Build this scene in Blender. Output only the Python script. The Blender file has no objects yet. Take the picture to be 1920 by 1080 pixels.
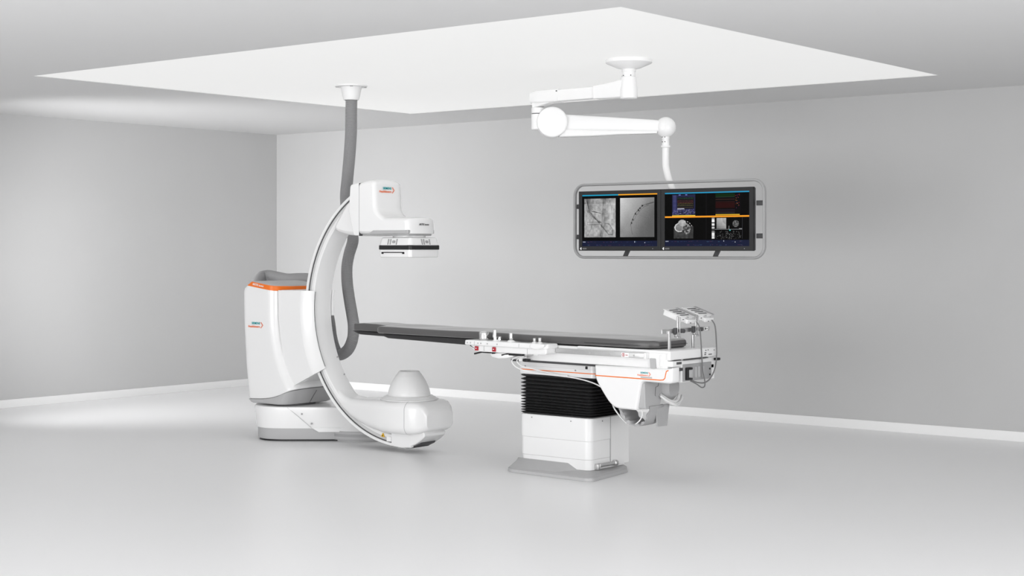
import bpy, bmesh, math, random
import numpy as np
from mathutils import Vector, Matrix
random.seed(4)
PI = math.pi
C = bpy.context.scene.collection
sc = bpy.context.scene

# ------------------------------------------------------------------ materials
def s2l(c):
    return tuple(((x/12.92) if x <= .04045 else ((x+.055)/1.055)**2.4) for x in c)

def mat(name, col, rough=.4, metal=0., spec=.5, coat=0., noise=0., nscale=30., bump=0., bscale=120., emit=0.):
    m = bpy.data.materials.new(name); m.use_nodes = True
    nt = m.node_tree; b = nt.nodes['Principled BSDF']
    b.inputs['Base Color'].default_value = (*col, 1)
    b.inputs['Roughness'].default_value = rough
    b.inputs['Metallic'].default_value = metal
    b.inputs['Specular IOR Level'].default_value = spec
    b.inputs['Coat Weight'].default_value = coat
    b.inputs['Coat Roughness'].default_value = .08
    tc = nt.nodes.new('ShaderNodeTexCoord')
    if noise > 0:
        n = nt.nodes.new('ShaderNodeTexNoise'); n.inputs['Scale'].default_value = nscale
        n.inputs['Detail'].default_value = 4
        nt.links.new(tc.outputs['Object'], n.inputs['Vector'])
        mr = nt.nodes.new('ShaderNodeMapRange')
        mr.inputs['To Min'].default_value = 1-noise; mr.inputs['To Max'].default_value = 1+noise
        nt.links.new(n.outputs['Fac'], mr.inputs['Value'])
        mx = nt.nodes.new('ShaderNodeVectorMath'); mx.operation = 'SCALE'
        mx.inputs[0].default_value = col
        nt.links.new(mr.outputs['Result'], mx.inputs['Scale'])
        nt.links.new(mx.outputs['Vector'], b.inputs['Base Color'])
    if bump > 0:
        n2 = nt.nodes.new('ShaderNodeTexNoise'); n2.inputs['Scale'].default_value = bscale
        nt.links.new(tc.outputs['Object'], n2.inputs['Vector'])
        bp = nt.nodes.new('ShaderNodeBump'); bp.inputs['Strength'].default_value = bump
        bp.inputs['Distance'].default_value = .002
        nt.links.new(n2.outputs['Fac'], bp.inputs['Height'])
        nt.links.new(bp.outputs['Normal'], b.inputs['Normal'])
    if emit > 0:
        b.inputs['Emission Color'].default_value = (1, 1, .99, 1)
        b.inputs['Emission Strength'].default_value = emit
    return m

M = {}
M['floor'] = mat('floor_epoxy', (.90, .90, .905), .32, spec=.35, noise=.015, nscale=.8, bump=.03, bscale=6)
M['ceil'] = mat('ceiling_paint', (.70, .70, .702), .7, spec=.2, noise=.008, nscale=1.5)
M['wall'] = mat('wall_paint', (.54, .54, .542), .55, spec=.25, noise=.02, nscale=2.2, bump=.10, bscale=40)
M['base'] = mat('baseboard_paint', (.90, .90, .90), .4, spec=.4, noise=.008)
M['panel'] = mat('light_panel_diffuser', (.30, .30, .30), .6, spec=.2, noise=.01, nscale=1, emit=.575)
M['white'] = mat('white_enamel', (.86, .86, .862), .26, spec=.5, coat=.25, noise=.008, nscale=6)
M['whitem'] = mat('white_satin_plastic', (.85, .85, .85), .42, spec=.45, noise=.008, nscale=8)
M['lgrey'] = mat('light_grey_plastic', (.46, .46, .465), .45, spec=.4, noise=.01, nscale=10)
M['grey'] = mat('grey_plastic', (.36, .36, .365), .5, spec=.4, noise=.02, nscale=10)
M['tube'] = mat('grey_tube_enamel', (.33, .33, .333), .4, spec=.4, noise=.01)
M['dgrey'] = mat('dark_grey_plastic', (.075, .075, .078), .5, spec=.35, noise=.03, nscale=20)
M['hose'] = mat('grey_hose_plastic', (.30, .30, .305), .5, spec=.4, noise=.03, nscale=20)
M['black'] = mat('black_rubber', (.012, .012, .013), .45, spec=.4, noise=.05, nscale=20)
M['bellows'] = mat('black_bellows_rubber', (.036, .036, .037), .30, spec=.5, noise=.05, nscale=20)
M['pad'] = mat('dark_grey_mattress_fabric', (.085, .083, .083), .42, spec=.6, noise=.06, nscale=14, bump=.05, bscale=300)
pb = M['pad'].node_tree.nodes['Principled BSDF']; pb.inputs['Sheen Weight'].default_value = .55; pb.inputs['Sheen Roughness'].default_value = .35
M['carbon'] = mat('carbon_tabletop', (.022, .021, .022), .4, spec=.5, noise=.05, nscale=30)
M['orange'] = mat('orange_trim', s2l((.94, .47, .14)), .4, spec=.4, noise=.01)
M['teal'] = mat('teal_print', s2l((.05, .62, .64)), .5, spec=.2, noise=.01)
M['print'] = mat('orange_print', s2l((.94, .42, .12)), .5, spec=.2, noise=.01)
M['dprint'] = mat('dark_print', (.05, .05, .05), .5, spec=.2, noise=.01)
M['wprint'] = mat('white_print', (.9, .9, .9), .5, spec=.2, noise=.01)
M['steel'] = mat('brushed_steel', (.62, .62, .62), .32, metal=.9, noise=.03, nscale=40)
M['chrome'] = mat('polished_chrome', (.80, .80, .80), .1, metal=1., noise=.01)
M['red'] = mat('red_plastic', s2l((.66, .05, .14)), .35, spec=.5, noise=.02)
M['yellow'] = mat('yellow_sticker', s2l((.92, .72, .12)), .5, spec=.3, noise=.02)
M['cloth'] = mat('grey_cable_cloth', (.43, .43, .435), .75, spec=.2, noise=.06, nscale=25, bump=.25, bscale=200)
M['cable'] = mat('grey_cable_rubber', (.17, .17, .172), .5, spec=.3, noise=.02)
M['silver'] = mat('silver_grey_paint', (.62, .62, .622), .4, spec=.4, noise=.01)
M['cone'] = mat('pale_cone_plastic', (.80, .80, .80), .3, spec=.5, noise=.01)
M['clear'] = mat('milky_cable_sleeve', (.72, .72, .72), .25, spec=.5, noise=.05, nscale=30)

def screen_mat():
    m = bpy.data.materials.new('lit_screen'); m.use_nodes = True
    nt = m.node_tree; b = nt.nodes['Principled BSDF']
    a = nt.nodes.new('ShaderNodeVertexColor'); a.layer_name = 'img'
    b.inputs['Base Color'].default_value = (.002, .002, .002, 1)
    b.inputs['Roughness'].default_value = .5
    b.inputs['Specular IOR Level'].default_value = .04
    nt.links.new(a.outputs['Color'], b.inputs['Emission Color'])
    b.inputs['Emission Strength'].default_value = 1.0
    return m
M['screen'] = screen_mat()

# ------------------------------------------------------------------ object helpers
ORG = [Vector((0, 0, 0))]          # origin of the thing being built

def thing(name, label, cat, loc, group=None):
    o = bpy.data.objects.new(name, None); C.objects.link(o)
    o.empty_display_size = .1
    o.location = loc; o['label'] = label; o['category'] = cat
    if group: o['group'] = group
    ORG[0] = Vector(loc)
    return o

def finish(bm, ang=.55):
    bmesh.ops.remove_doubles(bm, verts=bm.verts, dist=1e-5)
    bmesh.ops.recalc_face_normals(bm, faces=bm.faces)
    for f in bm.faces: f.smooth = len(f.verts) <= 4
    for e in bm.edges:
        if len(e.link_faces) == 2:
            e.smooth = e.calc_face_angle(0) < ang
        else:
            e.smooth = False

def part(name, bm, m, parent, label=None, ang=.55, shear=0., fin=True):
    if fin: finish(bm, ang)
    if shear:
        for v in bm.verts: v.co.z -= shear*(v.co.x+6.4)
    for v in bm.verts: v.co -= ORG[0]
    me = bpy.data.meshes.new(name); bm.to_mesh(me); bm.free()
    me.materials.append(M[m] if isinstance(m, str) else m)
    o = bpy.data.objects.new(name, me); C.objects.link(o); o.parent = parent
    if label: o['label'] = label
    return o

def parts(name, bm, m, parent, label=None, **k):
    """every loose piece of the mesh becomes a part of its own"""
    bm.verts.index_update(); seen = set(); out = []
    for v0 in bm.verts:
        if v0 in seen: continue
        st = [v0]; isl = set()
        while st:
            v = st.pop()
            if v in isl: continue
            isl.add(v)
            st += [e.other_vert(v) for e in v.link_edges]
        seen |= isl
        b2 = bmesh.new(); mp = {v: b2.verts.new(v.co) for v in isl}
        for f in {f for v in isl for f in v.link_faces}: b2.faces.new([mp[v] for v in f.verts])
        out.append(part(name, b2, m, parent, label, **k))
    bm.free()
    return out

def structure(name, bm, m, label=None):
    ORG[0] = Vector((0, 0, 0))
    o = part(name, bm, m, None); o['kind'] = 'structure'
    if label: o['label'] = label
    return o

# ------------------------------------------------------------------ shape helpers
def nb(): return bmesh.new()

def add_box(bm, x0, x1, y0, y1, z0, z1, bev=0., seg=3):
    v = [bm.verts.new((x, y, z)) for z in (z0, z1) for y in (y0, y1) for x in (x0, x1)]
    fs = [bm.faces.new([v[i] for i in q]) for q in ((0, 2, 3, 1), (4, 5, 7, 6), (0, 1, 5, 4), (1, 3, 7, 5), (3, 2, 6, 7), (2, 0, 4, 6))]
    if bev > 0:
        es = list({e for f in fs for e in f.edges})
        bmesh.ops.bevel(bm, geom=es, offset=bev, segments=seg, profile=.5, affect='EDGES')
    return bm

def box(*a, **k): return add_box(nb(), *a, **k)

def loft(bm, rings, caps=True, closed=False):
    R = [[bm.verts.new(p) for p in r] for r in rings]
    n = len(R[0])
    for a, b in zip(R, R[1:] + ([R[0]] if closed else [])):
        for i in range(n):
            j = (i+1) % n
            bm.faces.new((a[i], a[j], b[j], b[i]))
    if caps and not closed:
        bm.faces.new(R[0][::-1]); bm.faces.new(R[-1])
    return bm

def offset_poly(P, d):
    n = len(P); A = 0
    for i in range(n):
        x0, y0 = P[i]; x1, y1 = P[(i+1) % n]; A += x0*y1-x1*y0
    s = 1 if A > 0 else -1
    out = []
    for i in range(n):
        p = Vector(P[i]); a = Vector(P[i-1]); b = Vector(P[(i+1) % n])
        e1 = (p-a).normalized(); e2 = (b-p).normalized()
        n1 = Vector((-e1.y, e1.x))*s; n2 = Vector((-e2.y, e2.x))*s
        mnv = n1+n2
        k = max(.35, 1+n1.dot(n2))
        out.append(tuple(p + mnv*(d/k)))
    return out

class Outline(list): pass

def round_poly(P, r, seg=5):
    n = len(P); out = Outline()
    out.base = [tuple(p) for p in P]; out.rad = r; out.seg = seg
    if not isinstance(r, (list, tuple)): r = [r]*n
    for i in range(n):
        p = Vector(P[i]); a = Vector(P[i-1]); b = Vector(P[(i+1) % n]); rr = r[i]
        if rr <= 0: out.append(tuple(p)); continue
        da = (a-p); db = (b-p)
        la, lb = da.length, db.length
        da.normalize(); db.normalize()
        t = min(rr, la*.48, lb*.48)
        q0 = p+da*t; q1 = p+db*t
        for k in range(seg+1):
            u = k/seg
            out.append(tuple(q0*(1-u)**2 + p*2*u*(1-u) + q1*u*u))
    return out

def prism(P, layers, axis='y', bm=None):
    """outline P lofted along an axis; layers = [(coord, inset)]"""
    bm = bm or nb()
    rings = []
    for c, d in layers:
        if d and hasattr(P, 'base'):
            Q = round_poly(offset_poly(P.base, d), P.rad, P.seg)
        else:
            Q = offset_poly(P, d) if d else P
        if axis == 'y': rings.append([(x, c, z) for x, z in Q])
        elif axis == 'z': rings.append([(x, y, c) for x, y in Q])
        else: rings.append([(c, y, z) for y, z in Q])
    return loft(bm, rings)

def soft(a, b, r, n=4):
    """layers from a to b with rounded rims of radius r"""
    L = []
    for k in range(n+1):
        t = k/n*PI/2
        L.append((a + r*(1-math.sin(t)), 0+r*(1-math.cos(t))))
    L = [(a + r*(1-math.cos(k/n*PI/2)), r*(1-math.sin(k/n*PI/2))) for k in range(n+1)]
    R = [(b - (c-a), d) for c, d in reversed(L)]
    return L+R

def lathe(prof, cx, cy, seg=48, bm=None, mtx=None):
    bm = bm or nb()
    rings = []
    for r, z in prof:
        rings.append([Vector((max(r, 1e-4)*math.cos(2*PI*k/seg), max(r, 1e-4)*math.sin(2*PI*k/seg), z)) for k in range(seg)])
    if mtx is None: mtx = Matrix.Translation((cx, cy, 0))
    loft(bm, [[mtx @ p for p in r] for r in rings])
    return bm

def cyl(bm, p0, p1, r, seg=20, r1=None, bev=0.):
    p0 = Vector(p0); p1 = Vector(p1); d = p1-p0; L = d.length
    q = d.to_track_quat('Z', 'Y').to_matrix().to_4x4()
    m = Matrix.Translation(p0) @ q
    r1 = r if r1 is None else r1
    prof = [(r, 0), (r1, L)] if bev <= 0 else [(r-bev, 0), (r-.3*bev, .3*bev), (r, bev), (r1, L-bev), (r1-.3*bev, L-.3*bev), (r1-bev, L)]
    return lathe(prof, 0, 0, seg, bm, m)

def catmull(P, n=10):
    P = [Vector(p) for p in P]
    Q = [P[0]*2-P[1]] + P + [P[-1]*2-P[-2]]
    out = []
    for i in range(1, len(Q)-2):
        p0, p1, p2, p3 = Q[i-1:i+3]
        for k in range(n):
            t = k/n
            out.append(.5*((2*p1) + (p2-p0)*t + (2*p0-5*p1+4*p2-p3)*t*t + (3*p1-p0-3*p2+p3)*t**3))
    out.append(P[-1])
    return out

def resample(P, step):
    out = [P[0].copy()]; acc = 0
    for a, b in zip(P, P[1:]):
        d = (b-a).length
        if d < 1e-9: continue
        t = step-acc
        while t <= d:
            out.append(a+(b-a)*(t/d)); t += step
        acc = (acc+d) % step if acc+d >= step else acc+d
    return out

def sweep(bm, P, radii, seg=12, closed=False, scale=(1, 1)):
    n = len(P)
    tan = []
    for i in range(n):
        if closed: t = P[(i+1) % n]-P[i-1]
        else: t = P[min(i+1, n-1)]-P[max(i-1, 0)]
        tan.append(t.normalized())
    up = Vector((0, 0, 1)) if abs(tan[0].z) < .9 else Vector((1, 0, 0))
    nrm = (up-tan[0]*up.dot(tan[0])).normalized()
    rings = []
    for i in range(n):
        nrm = (nrm-tan[i]*nrm.dot(tan[i])).normalized()
        bi = tan[i].cross(nrm)
        r = radii[i] if hasattr(radii, '__len__') else radii
        rings.append([P[i]+(nrm*math.cos(2*PI*k/seg)*scale[0]+bi*math.sin(2*PI*k/seg)*scale[1])*r for k in range(seg)])
    return loft(bm, rings, closed=closed)

def tube(pts, r, n=10, seg=12, bm=None):
    return sweep(bm or nb(), catmull(pts, n), r, seg)

def rr_section(x, y0, y1, z0, z1, r, n=5):
    """rounded rectangle in the YZ plane at x"""
    r = min(r, (y1-y0)*.49, (z1-z0)*.49)
    pts = []
    for (cy, cz, a0) in ((y1-r, z1-r, 0), (y0+r, z1-r, PI/2), (y0+r, z0+r, PI), (y1-r, z0+r, 1.5*PI)):
        for k in range(n+1):
            a = a0+k/n*PI/2
            pts.append((x, cy+r*math.cos(a), cz+r*math.sin(a)))
    return pts

def rr_outline(x0, x1, y0, y1, r, n=6):
    pts = []
    for (cx, cy, a0) in ((x1-r, y1-r, 0), (x0+r, y1-r, PI/2), (x0+r, y0+r, PI), (x1-r, y0+r, 1.5*PI)):
        for k in range(n+1):
            a = a0+k/n*PI/2
            pts.append((cx+r*math.cos(a), cy+r*math.sin(a)))
    return pts

_tc = {}
def text_bm(txt, size, origin, right, up, bold=0., depth=.0006, align='LEFT', space=1.06):
    cu = bpy.data.curves.new('t', 'FONT'); cu.body = txt; cu.size = size
    cu.extrude = depth; cu.offset = bold*size; cu.align_x = align; cu.space_character = space; cu.resolution_u = 3
    o = bpy.data.objects.new('t', cu); C.objects.link(o)
    dg = bpy.context.evaluated_depsgraph_get()
    me = bpy.data.meshes.new_from_object(o.evaluated_get(dg))
    bpy.data.objects.remove(o); bpy.data.curves.remove(cu)
    bm = nb(); bm.from_mesh(me); bpy.data.meshes.remove(me)
    R = Vector(right).normalized(); U = Vector(up).normalized(); N = R.cross(U)
    O = Vector(origin)
    for v in bm.verts: v.co = O+R*v.co.x+U*v.co.y+N*v.co.z
    return bm

def brand_logo(parent, origin, right, up, h):
    """two-line maker's lettering with the dot chevron; h = cap height of a line"""
    R = Vector(right).normalized(); U = Vector(up).normalized(); O = Vector(origin)
    s = h*1.42
    part('lettering', text_bm('SIEMENS', s, O+U*h*1.5+R*h*7.6, R, U, bold=.025, align='RIGHT'), 'teal', parent, 'teal maker lettering', fin=False)
    part('lettering', text_bm('Healthineers', s*1.02, O+R*h*7.6, R, U, bold=.012, align='RIGHT'), 'print', parent, 'orange maker lettering', fin=False)
    bm = nb(); N = R.cross(U)
    for k in range(-4, 5):
        for j, rad in ((0, .16), (1, .12)):
            p = O+U*(h*1.15+k*h*.30)+R*(h*(9.5-abs(k)*.26+(-.42 if j else 0)))
            cyl(bm, p-N*.0004, p+N*.0008, rad*h, 8)
    part('dot_chevron', bm, 'print', parent, 'orange dotted chevron mark')

# ------------------------------------------------------------------ the room
XW, YW, HC = -13.63, 12.65, 2.95
X1, Y1 = 6.0, -4.0
structure('floor', box(XW-.2, X1, Y1, YW+.2, -.12, 0), 'floor', 'glossy white seamless floor')
structure('wall_left', box(XW-.18, XW, Y1, YW+.18, 0, HC), 'wall')
structure('wall_right', box(XW, X1, YW, YW+.18, 0, HC), 'wall')
structure('baseboard_left', box(XW, XW+.018, Y1, YW, 0, .083, bev=.003), 'base')
structure('baseboard_right', box(XW+.018, X1, YW-.018, YW, 0, .083, bev=.003), 'base')
# ceiling: a slab with a square opening that holds the light panel
PX0, PX1, PY0, PY1 = -10.46, -4.90, 7.14, 11.5
bm = nb()
for (a, b, c, d) in ((XW-.2, PX0, Y1, YW+.2), (PX1, X1, Y1, YW+.2), (PX0, PX1, Y1, PY0), (PX0, PX1, PY1, YW+.2)):
    add_box(bm, a, b, c, d, HC, HC+.15)
structure('ceiling', bm, 'ceil', 'flat white ceiling')
t = thing('ceiling_light_panel', 'large square white luminous panel set flush into the ceiling', 'ceiling light', (-7.68, 9.32, HC))
part('diffuser', box(PX0+.004, PX1-.004, PY0+.004, PY1-.004, HC+.004, HC+.05), 'panel', t)
part('edge_trim', prism(rr_outline(PX0, PX1, PY0, PY1, .004, 1), [(HC+.052, 0), (HC+.09, 0)], 'z'), 'base', t)

# ------------------------------------------------------------------ C-arm machine
def W(cx, dep): return (cx*.7828-dep*.6223, cx*.6223+dep*.7828)
CC = (-8.23, 1.11)
mach = thing('angiography_machine', 'white floor-mounted C-arm X-ray machine with curved arm over the table head', 'x-ray machine', (-9.3, 9.1, 0))
# floor base: swivel arm between the stand pivot and the floor disc
armP = [W(*p) for p in ((-2.165, 13.16), (-2.155, 12.98), (-2.07, 12.86), (-1.93, 12.815), (-1.60, 12.82), (-1.28, 12.83), (-1.0, 12.9), (-.98, 13.3), (-1.3, 13.42), (-2.0, 13.42), (-2.12, 13.32))]
armP = round_poly(armP, .09)
fb = part('floor_base', prism(armP, [(.105, .012), (.11, .006), (.265, -.012), (.280, -.010), (.286, -.004), (.288, .006)], 'z'), 'white', mach)
part('base_skirt', prism(offset_poly(armP, .016), [(.016, .006), (.022, .003), (.106, 0), (.108, .02)], 'z'), 'lgrey', fb, 'grey skirt')
part('shadow_strip', prism(offset_poly(armP, .03), [(0, 0), (.018, 0)], 'z'), 'black', fb, 'dark shadow gap at the floor')  # black strip painted in as the contact shadow below the skirt
dcx, dcy = W(-1.26, 13.06)
fd = part('floor_disc', lathe([(.28, .0), (.28, .012), (.297, .013), (.303, .02), (.305, .03), (.302, .082), (.295, .09), (.2, .095)], dcx, dcy, 64), 'lgrey', mach)
part('slot_strip', lathe([(.302, .040), (.3065, .042), (.3065, .062), (.302, .064)], dcx, dcy, 64), 'grey', fd, 'dark slot around the disc')
part('disc_fairing', lathe([(.300, .088), (.294, .096), (.27, .125), (.245, .17), (.225, .235), (.215, .286), (.1, .2865)], dcx, dcy, 64), 'white', fb)
bm = nb()
for px, z in ((-1.74, .23), (-1.66, .15)):
    p = Vector((*W(px, 12.808), z)); d = Vector((.6223, -.7828, 0))
    cyl(bm, p-d*.005, p+d*.004, .008, 10)
parts('screw_cap', bm, 'grey', fb)
# seam across the base
seam = [Vector((*W(a, 12.806), z)) for a, z in ((-1.86, .282), (-1.80, .235), (-1.66, .115))]
part('seam', sweep(nb(), seam, .0016, 6), 'lgrey', fb)
pP = [W(*p) for p in ((-1.655, 12.806), (-1.60, 12.806), (-1.28, 12.816), (-1.0, 12.886), (-.98, 13.2), (-1.6, 13.2))]
pQ = [W(*p) for p in ((-1.60, 12.808), (-1.57, 12.808), (-1.28, 12.818), (-1.0, 12.888), (-.98, 13.2), (-1.57, 13.2))]
part('base_panel', loft(nb(), [[(x, y, .112) for x, y in pP], [(x, y, .080) for x, y in pQ]]), 'white', fb)
# pivot
part('pivot_collar', lathe([(.2, .283), (.2, .300)], -9.62, 9.1, 40), 'dgrey', mach)
# stand: curved body built from plan sections
def itp(z, T):
    for (z0, v0), (z1, v1) in zip(T, T[1:]):
        if z <= z1: 
            u = (z-z0)/(z1-z0); return v0+(v1-v0)*u
    return T[-1][1]
XR = [(.30, -9.318), (.415, -9.352), (.51, -9.402), (.60, -9.440), (.68, -9.471), (.77, -9.501), (.86, -9.525), (.95, -9.542), (1.05, -9.553), (1.35, -9.556)]
XL = [(.30, -9.885), (.40, -9.892), (.60, -9.922), (.90, -9.948), (1.10, -9.956), (1.21, -9.957), (1.235, -9.945), (1.285, -9.868), (1.31, -9.842), (1.36, -9.84)]
def stand_plan(xl, xr, d=0., yb=9.40):
    """plan outline with a wide chamfer on the corner next to the ring holder"""
    y0 = 8.85+d; xl += d; xr -= d; yb -= d
    P = [(xl, y0+.03), (xl+.006, y0+.012), (xl+.018, y0+.003), (xl+.04, y0)]
    x0, x1 = xl+.04, xr-.090
    P += [(x0+(x1-x0)*k/12, y0) for k in range(1, 12)]
    n = 6
    for k in range(n+1):
        u = k/n*PI/2
        P.append((xr-.090+.075*math.sin(u), y0+.10*(1-math.cos(u))))
    P += [(xr, y0+.19), (xr, (y0+.19+yb-.06)/2), (xr, yb-.06), (xr-.02, yb-.02), (xr-.06, yb)] + [(xr-.06+(xl-xr+.12)*k/8, yb) for k in range(1, 8)] + [(xl+.06, yb), (xl+.02, yb-.02), (xl, yb-.06)]
    return P
def zlow(x): return itp(x, [(-9.96, .334), (-9.86, .333), (-9.73, .338), (-9.65, .346), (-9.57, .361), (-9.50, .381), (-9.42, .411), (-9.30, .46)])
def ztop(x): return 1.258-.13*(x+9.64)
def stand_ring(t, d=0., dz=0.):
    """t = 0 at the slanted bottom edge, 1 at the slanted top edge"""
    pts = []
    zm = .36+t*(1.262-.36)+dz
    for x, y in stand_plan(itp(zm, XL), itp(zm, XR), d):
        pts.append((x, y, zlow(x)+t*(ztop(x)-zlow(x))+dz))
    return pts
body = part('stand_body', loft(nb(), [stand_ring(0, .012, .0), stand_ring(0, .003, .003), stand_ring(0, 0, .012)] + [stand_ring(k/28) for k in range(1, 29)]), 'white', mach, ang=.8)
sk = part('stand_skirt', loft(nb(), [[(x, y, .300) for x, y in stand_plan(-9.862, -9.43, .01)], [(x, y, .306) for x, y in stand_plan(-9.866, -9.425, .0)],
        [(x, y, zlow(x)-.004) for x, y in stand_plan(-9.889, -9.362, -.004)], [(x, y, zlow(x)-.001) for x, y in stand_plan(-9.888, -9.364, .004)]]), 'lgrey', mach, 'grey skirt', ang=.5)
part('seam', sweep(nb(), [Vector((-9.425, 9.12, .305)), Vector((-9.392, 9.13, .36)), Vector((-9.360, 9.14, .412))], .0018, 6), 'dgrey', sk)
# orange band and grey lid on top of the stand
bd = part('trim_band', loft(nb(), [stand_ring(1, -.002, -.004), stand_ring(1, -.004, 0), stand_ring(1, -.004, .014), stand_ring(1, -.004, .033), stand_ring(1, .0, .036), stand_ring(1, .02, .036)]), 'orange', mach, 'orange band', ang=.5)
lid = []
for d, dz in ((.006, .035), (.008, .039), (.018, .043), (.034, .046), (.05, .0475)):
    lid.append(stand_ring(1, d, dz))
part('stand_lid', loft(nb(), lid), 'lgrey', mach, 'light grey top lid')
part('lettering', text_bm('ARTIS icono', .025, (-9.825, 8.8445, 1.293), (1, 0, -.13), (.13, 0, 1), bold=.02), 'wprint', bd, 'white lettering', fin=False)
brand_logo(body, (-9.878, 8.8485, .935), (1, 0, 0), (0, 0, 1), .0185)
# holder wrapping the ring
def arc(r, a0, a1, n): return [(CC[0]+r*math.cos(math.radians(a0+(a1-a0)*k/n)), CC[1]+r*math.sin(math.radians(a0+(a1-a0)*k/n))) for k in range(n+1)]
leftside = [(-9.40, .455), (-9.455, .56), (-9.50, .68), (-9.54, .86), (-9.56, 1.02), (-9.565, 1.252)]
a_top, a_bot = 171.5, 210.5
plate = arc(.965, a_top, a_bot, 16) + leftside
hold = part('ring_holder', prism(arc(1.085, 172.5, 206.5, 16) + leftside, [(8.93, .0), (9.19, 0), (9.205, .01)]), 'white', mach, ang=.6)
def plate_layers(P):
    # only the arc side is chamfered
    rings = []
    for y, r, w in ((8.895, 1.075, 0), (8.90, 1.052, 0), (8.912, 1.035, 0), (8.935, .966, 0), (8.945, .962, 0), (8.948, .962, 0)):
        rings.append([(x, y, z) for x, z in arc(r, a_top-(r-.965)*-8, a_bot, 16)+leftside])
    return rings
part('front_plate', loft(nb(), plate_layers(plate)), 'white', hold, ang=.9)
part('gap_seal', sweep(nb(), [Vector((x, 8.951, z)) for x, z in arc(.9625, a_top+.5, a_bot-1, 40)], .0028, 8), 'dgrey', hold, 'dark gap line')
part('rear_plate', prism(arc(.966, a_top, 184, 8) + [(-9.3, 1.04), (-9.32, 1.25)], [(9.168, 0), (9.18, 0), (9.184, .004)]), 'white', hold)
bm = nb()
loft(bm, [[(x, y, z) for x, y in ((-9.548, 8.915), (-9.33, 8.905), (-9.312, 8.93), (-9.312, 9.19), (-9.548, 9.19))] for z in (1.244, 1.254)])
part('top_cover', bm, 'whitem', hold)
# the C ring
def ring_sweep(profile, a0, a1, n=96):
    rings = []
    for k in range(n+1):
        a = math.radians(a0+(a1-a0)*k/n)
        rings.append([(CC[0]+r*math.cos(a), y, CC[1]+r*math.sin(a)) for r, y in profile])
    return loft(nb(), rings)
A0, A1 = 112, 276
ringp = [(1.045, 8.968), (1.045, 9.15), (1.02, 9.155), (1.0, 9.163), (.988, 9.163), (.980, 9.157), (.975, 9.12), (.972, 9.06), (.975, 9.0), (.980, 8.962), (.988, 8.954), (1.010, 8.955), (1.019, 8.964), (1.022, 8.972)]
cring = part('c_arm', ring_sweep(ringp, A0, A1), 'white', mach, 'curved C-shaped arm', ang=.6)
part('guide_rail', ring_sweep([(1.046, 8.952), (1.048, 8.947), (1.067, 8.947), (1.070, 8.952), (1.072, 8.975), (1.046, 8.98)], A0, A1), 'whitem', cring, 'bright white guide rail')
part('guide_rail', ring_sweep([(1.036, 9.165), (1.070, 9.165), (1.072, 9.145), (1.04, 9.14)], A0, A1), 'whitem', cring)
part('rail_seal', ring_sweep([(1.040, 8.957), (1.047, 8.955), (1.047, 8.975), (1.040, 8.975)], A0, A1), 'dgrey', cring, 'dark rail gap')
part('rail_back', ring_sweep([(1.068, 8.958), (1.0735, 8.958), (1.0735, 9.158), (1.068, 9.158)], A0, A1), 'dgrey', cring, 'dark outer edge')
part('side_channel', ring_sweep([(1.019, 8.964), (1.041, 8.963), (1.041, 8.976), (1.019, 8.976)], A0, A1), 'silver', cring, 'grey channel beside the rail')
bm = nb()
for z, x in ((.56, -9.033), (.70, -9.113)):
    cyl(bm, (x, 9.135, z), (x+.006, 9.135, z+.004), .006, 10)
parts('screw', bm, 'grey', cring)
# lower end of the ring
endP = round_poly([(-8.33, .048), (-8.24, .036), (-8.16, .041), (-8.05, .085), (-7.97, .150), (-8.0, .19), (-8.33, .19)], [.01, .05, .05, .1, .02, 0, 0])
part('arm_end_cap', prism(endP, [(8.945, .006), (8.952, 0), (9.19, 0), (9.2, .006)]), 'white', cring)
part('end_foot', prism(round_poly([(-8.14, .037), (-8.06, .072), (-8.05, .09), (-8.15, .06)], .004), [(8.99, 0), (9.16, 0)]), 'dgrey', cring)
# tube housing under the table
st = [(-9.03, 8.964, 9.152, .455, .528, .03), (-8.95, 8.960, 9.156, .362, .450, .035), (-8.87, 8.952, 9.165, .292, .400, .045), (-8.78, 8.935, 9.19, .242, .388, .05),
      (-8.66, 8.91, 9.225, .20, .394, .06), (-8.5, 8.87, 9.258, .168, .404, .07), (-8.35, 8.842, 9.28, .152, .411, .07), (-8.2, 8.832, 9.29, .150, .413, .07),
      (-8.09, 8.838, 9.288, .154, .413, .065), (-8.04, 8.850, 9.284, .160, .412, .06), (-8.00, 8.874, 9.272, .170, .404, .05), (-7.965, 8.905, 9.255, .185, .380, .045), (-7.940, 8.928, 9.238, .200, .335, .04), (-7.938, 8.932, 9.234, .206, .328, .04)]
tubeh = part('tube_housing', loft(nb(), [rr_section(*s, n=6) for s in st]), 'white', mach, 'rounded glossy housing at lower end of the arm', ang=.7)
cx0, cy0 = -8.24, 9.06
col = part('collimator_ring', lathe([(.205, .405), (.228, .412), (.230, .418), (.215, .422), (.208, .430), (.196, .434), (.19, .44), (.17, .442)], cx0, cy0, 72), 'cone', tubeh, 'stepped pale ring')
part('collimator_cone', lathe([(.166, .438), (.1675, .452), (.166, .466), (.160, .490), (.151, .515), (.139, .542), (.1245, .568), (.118, .578), (.117, .581), (.107, .596), (.094, .614), (.084, .628), (.080, .633), (.076, .634), (.073, .624), (.02, .622)], cx0, cy0, 72), 'cone', tubeh, 'pale grey bell-shaped cone', ang=.9)
part('seam', loft(nb(), [rr_section(-8.092, 8.8365, 9.2895, .1530, .4140, .065, 6), rr_section(-8.089, 8.8365, 9.2895, .1530, .4140, .065, 6)]), 'lgrey', tubeh)
part('warning_triangle', prism([(-8.437, .112), (-8.402, .108), (-8.418, .140)], [(8.944, 0), (8.952, 0)]), 'yellow', cring, 'small yellow warning triangle')
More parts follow.
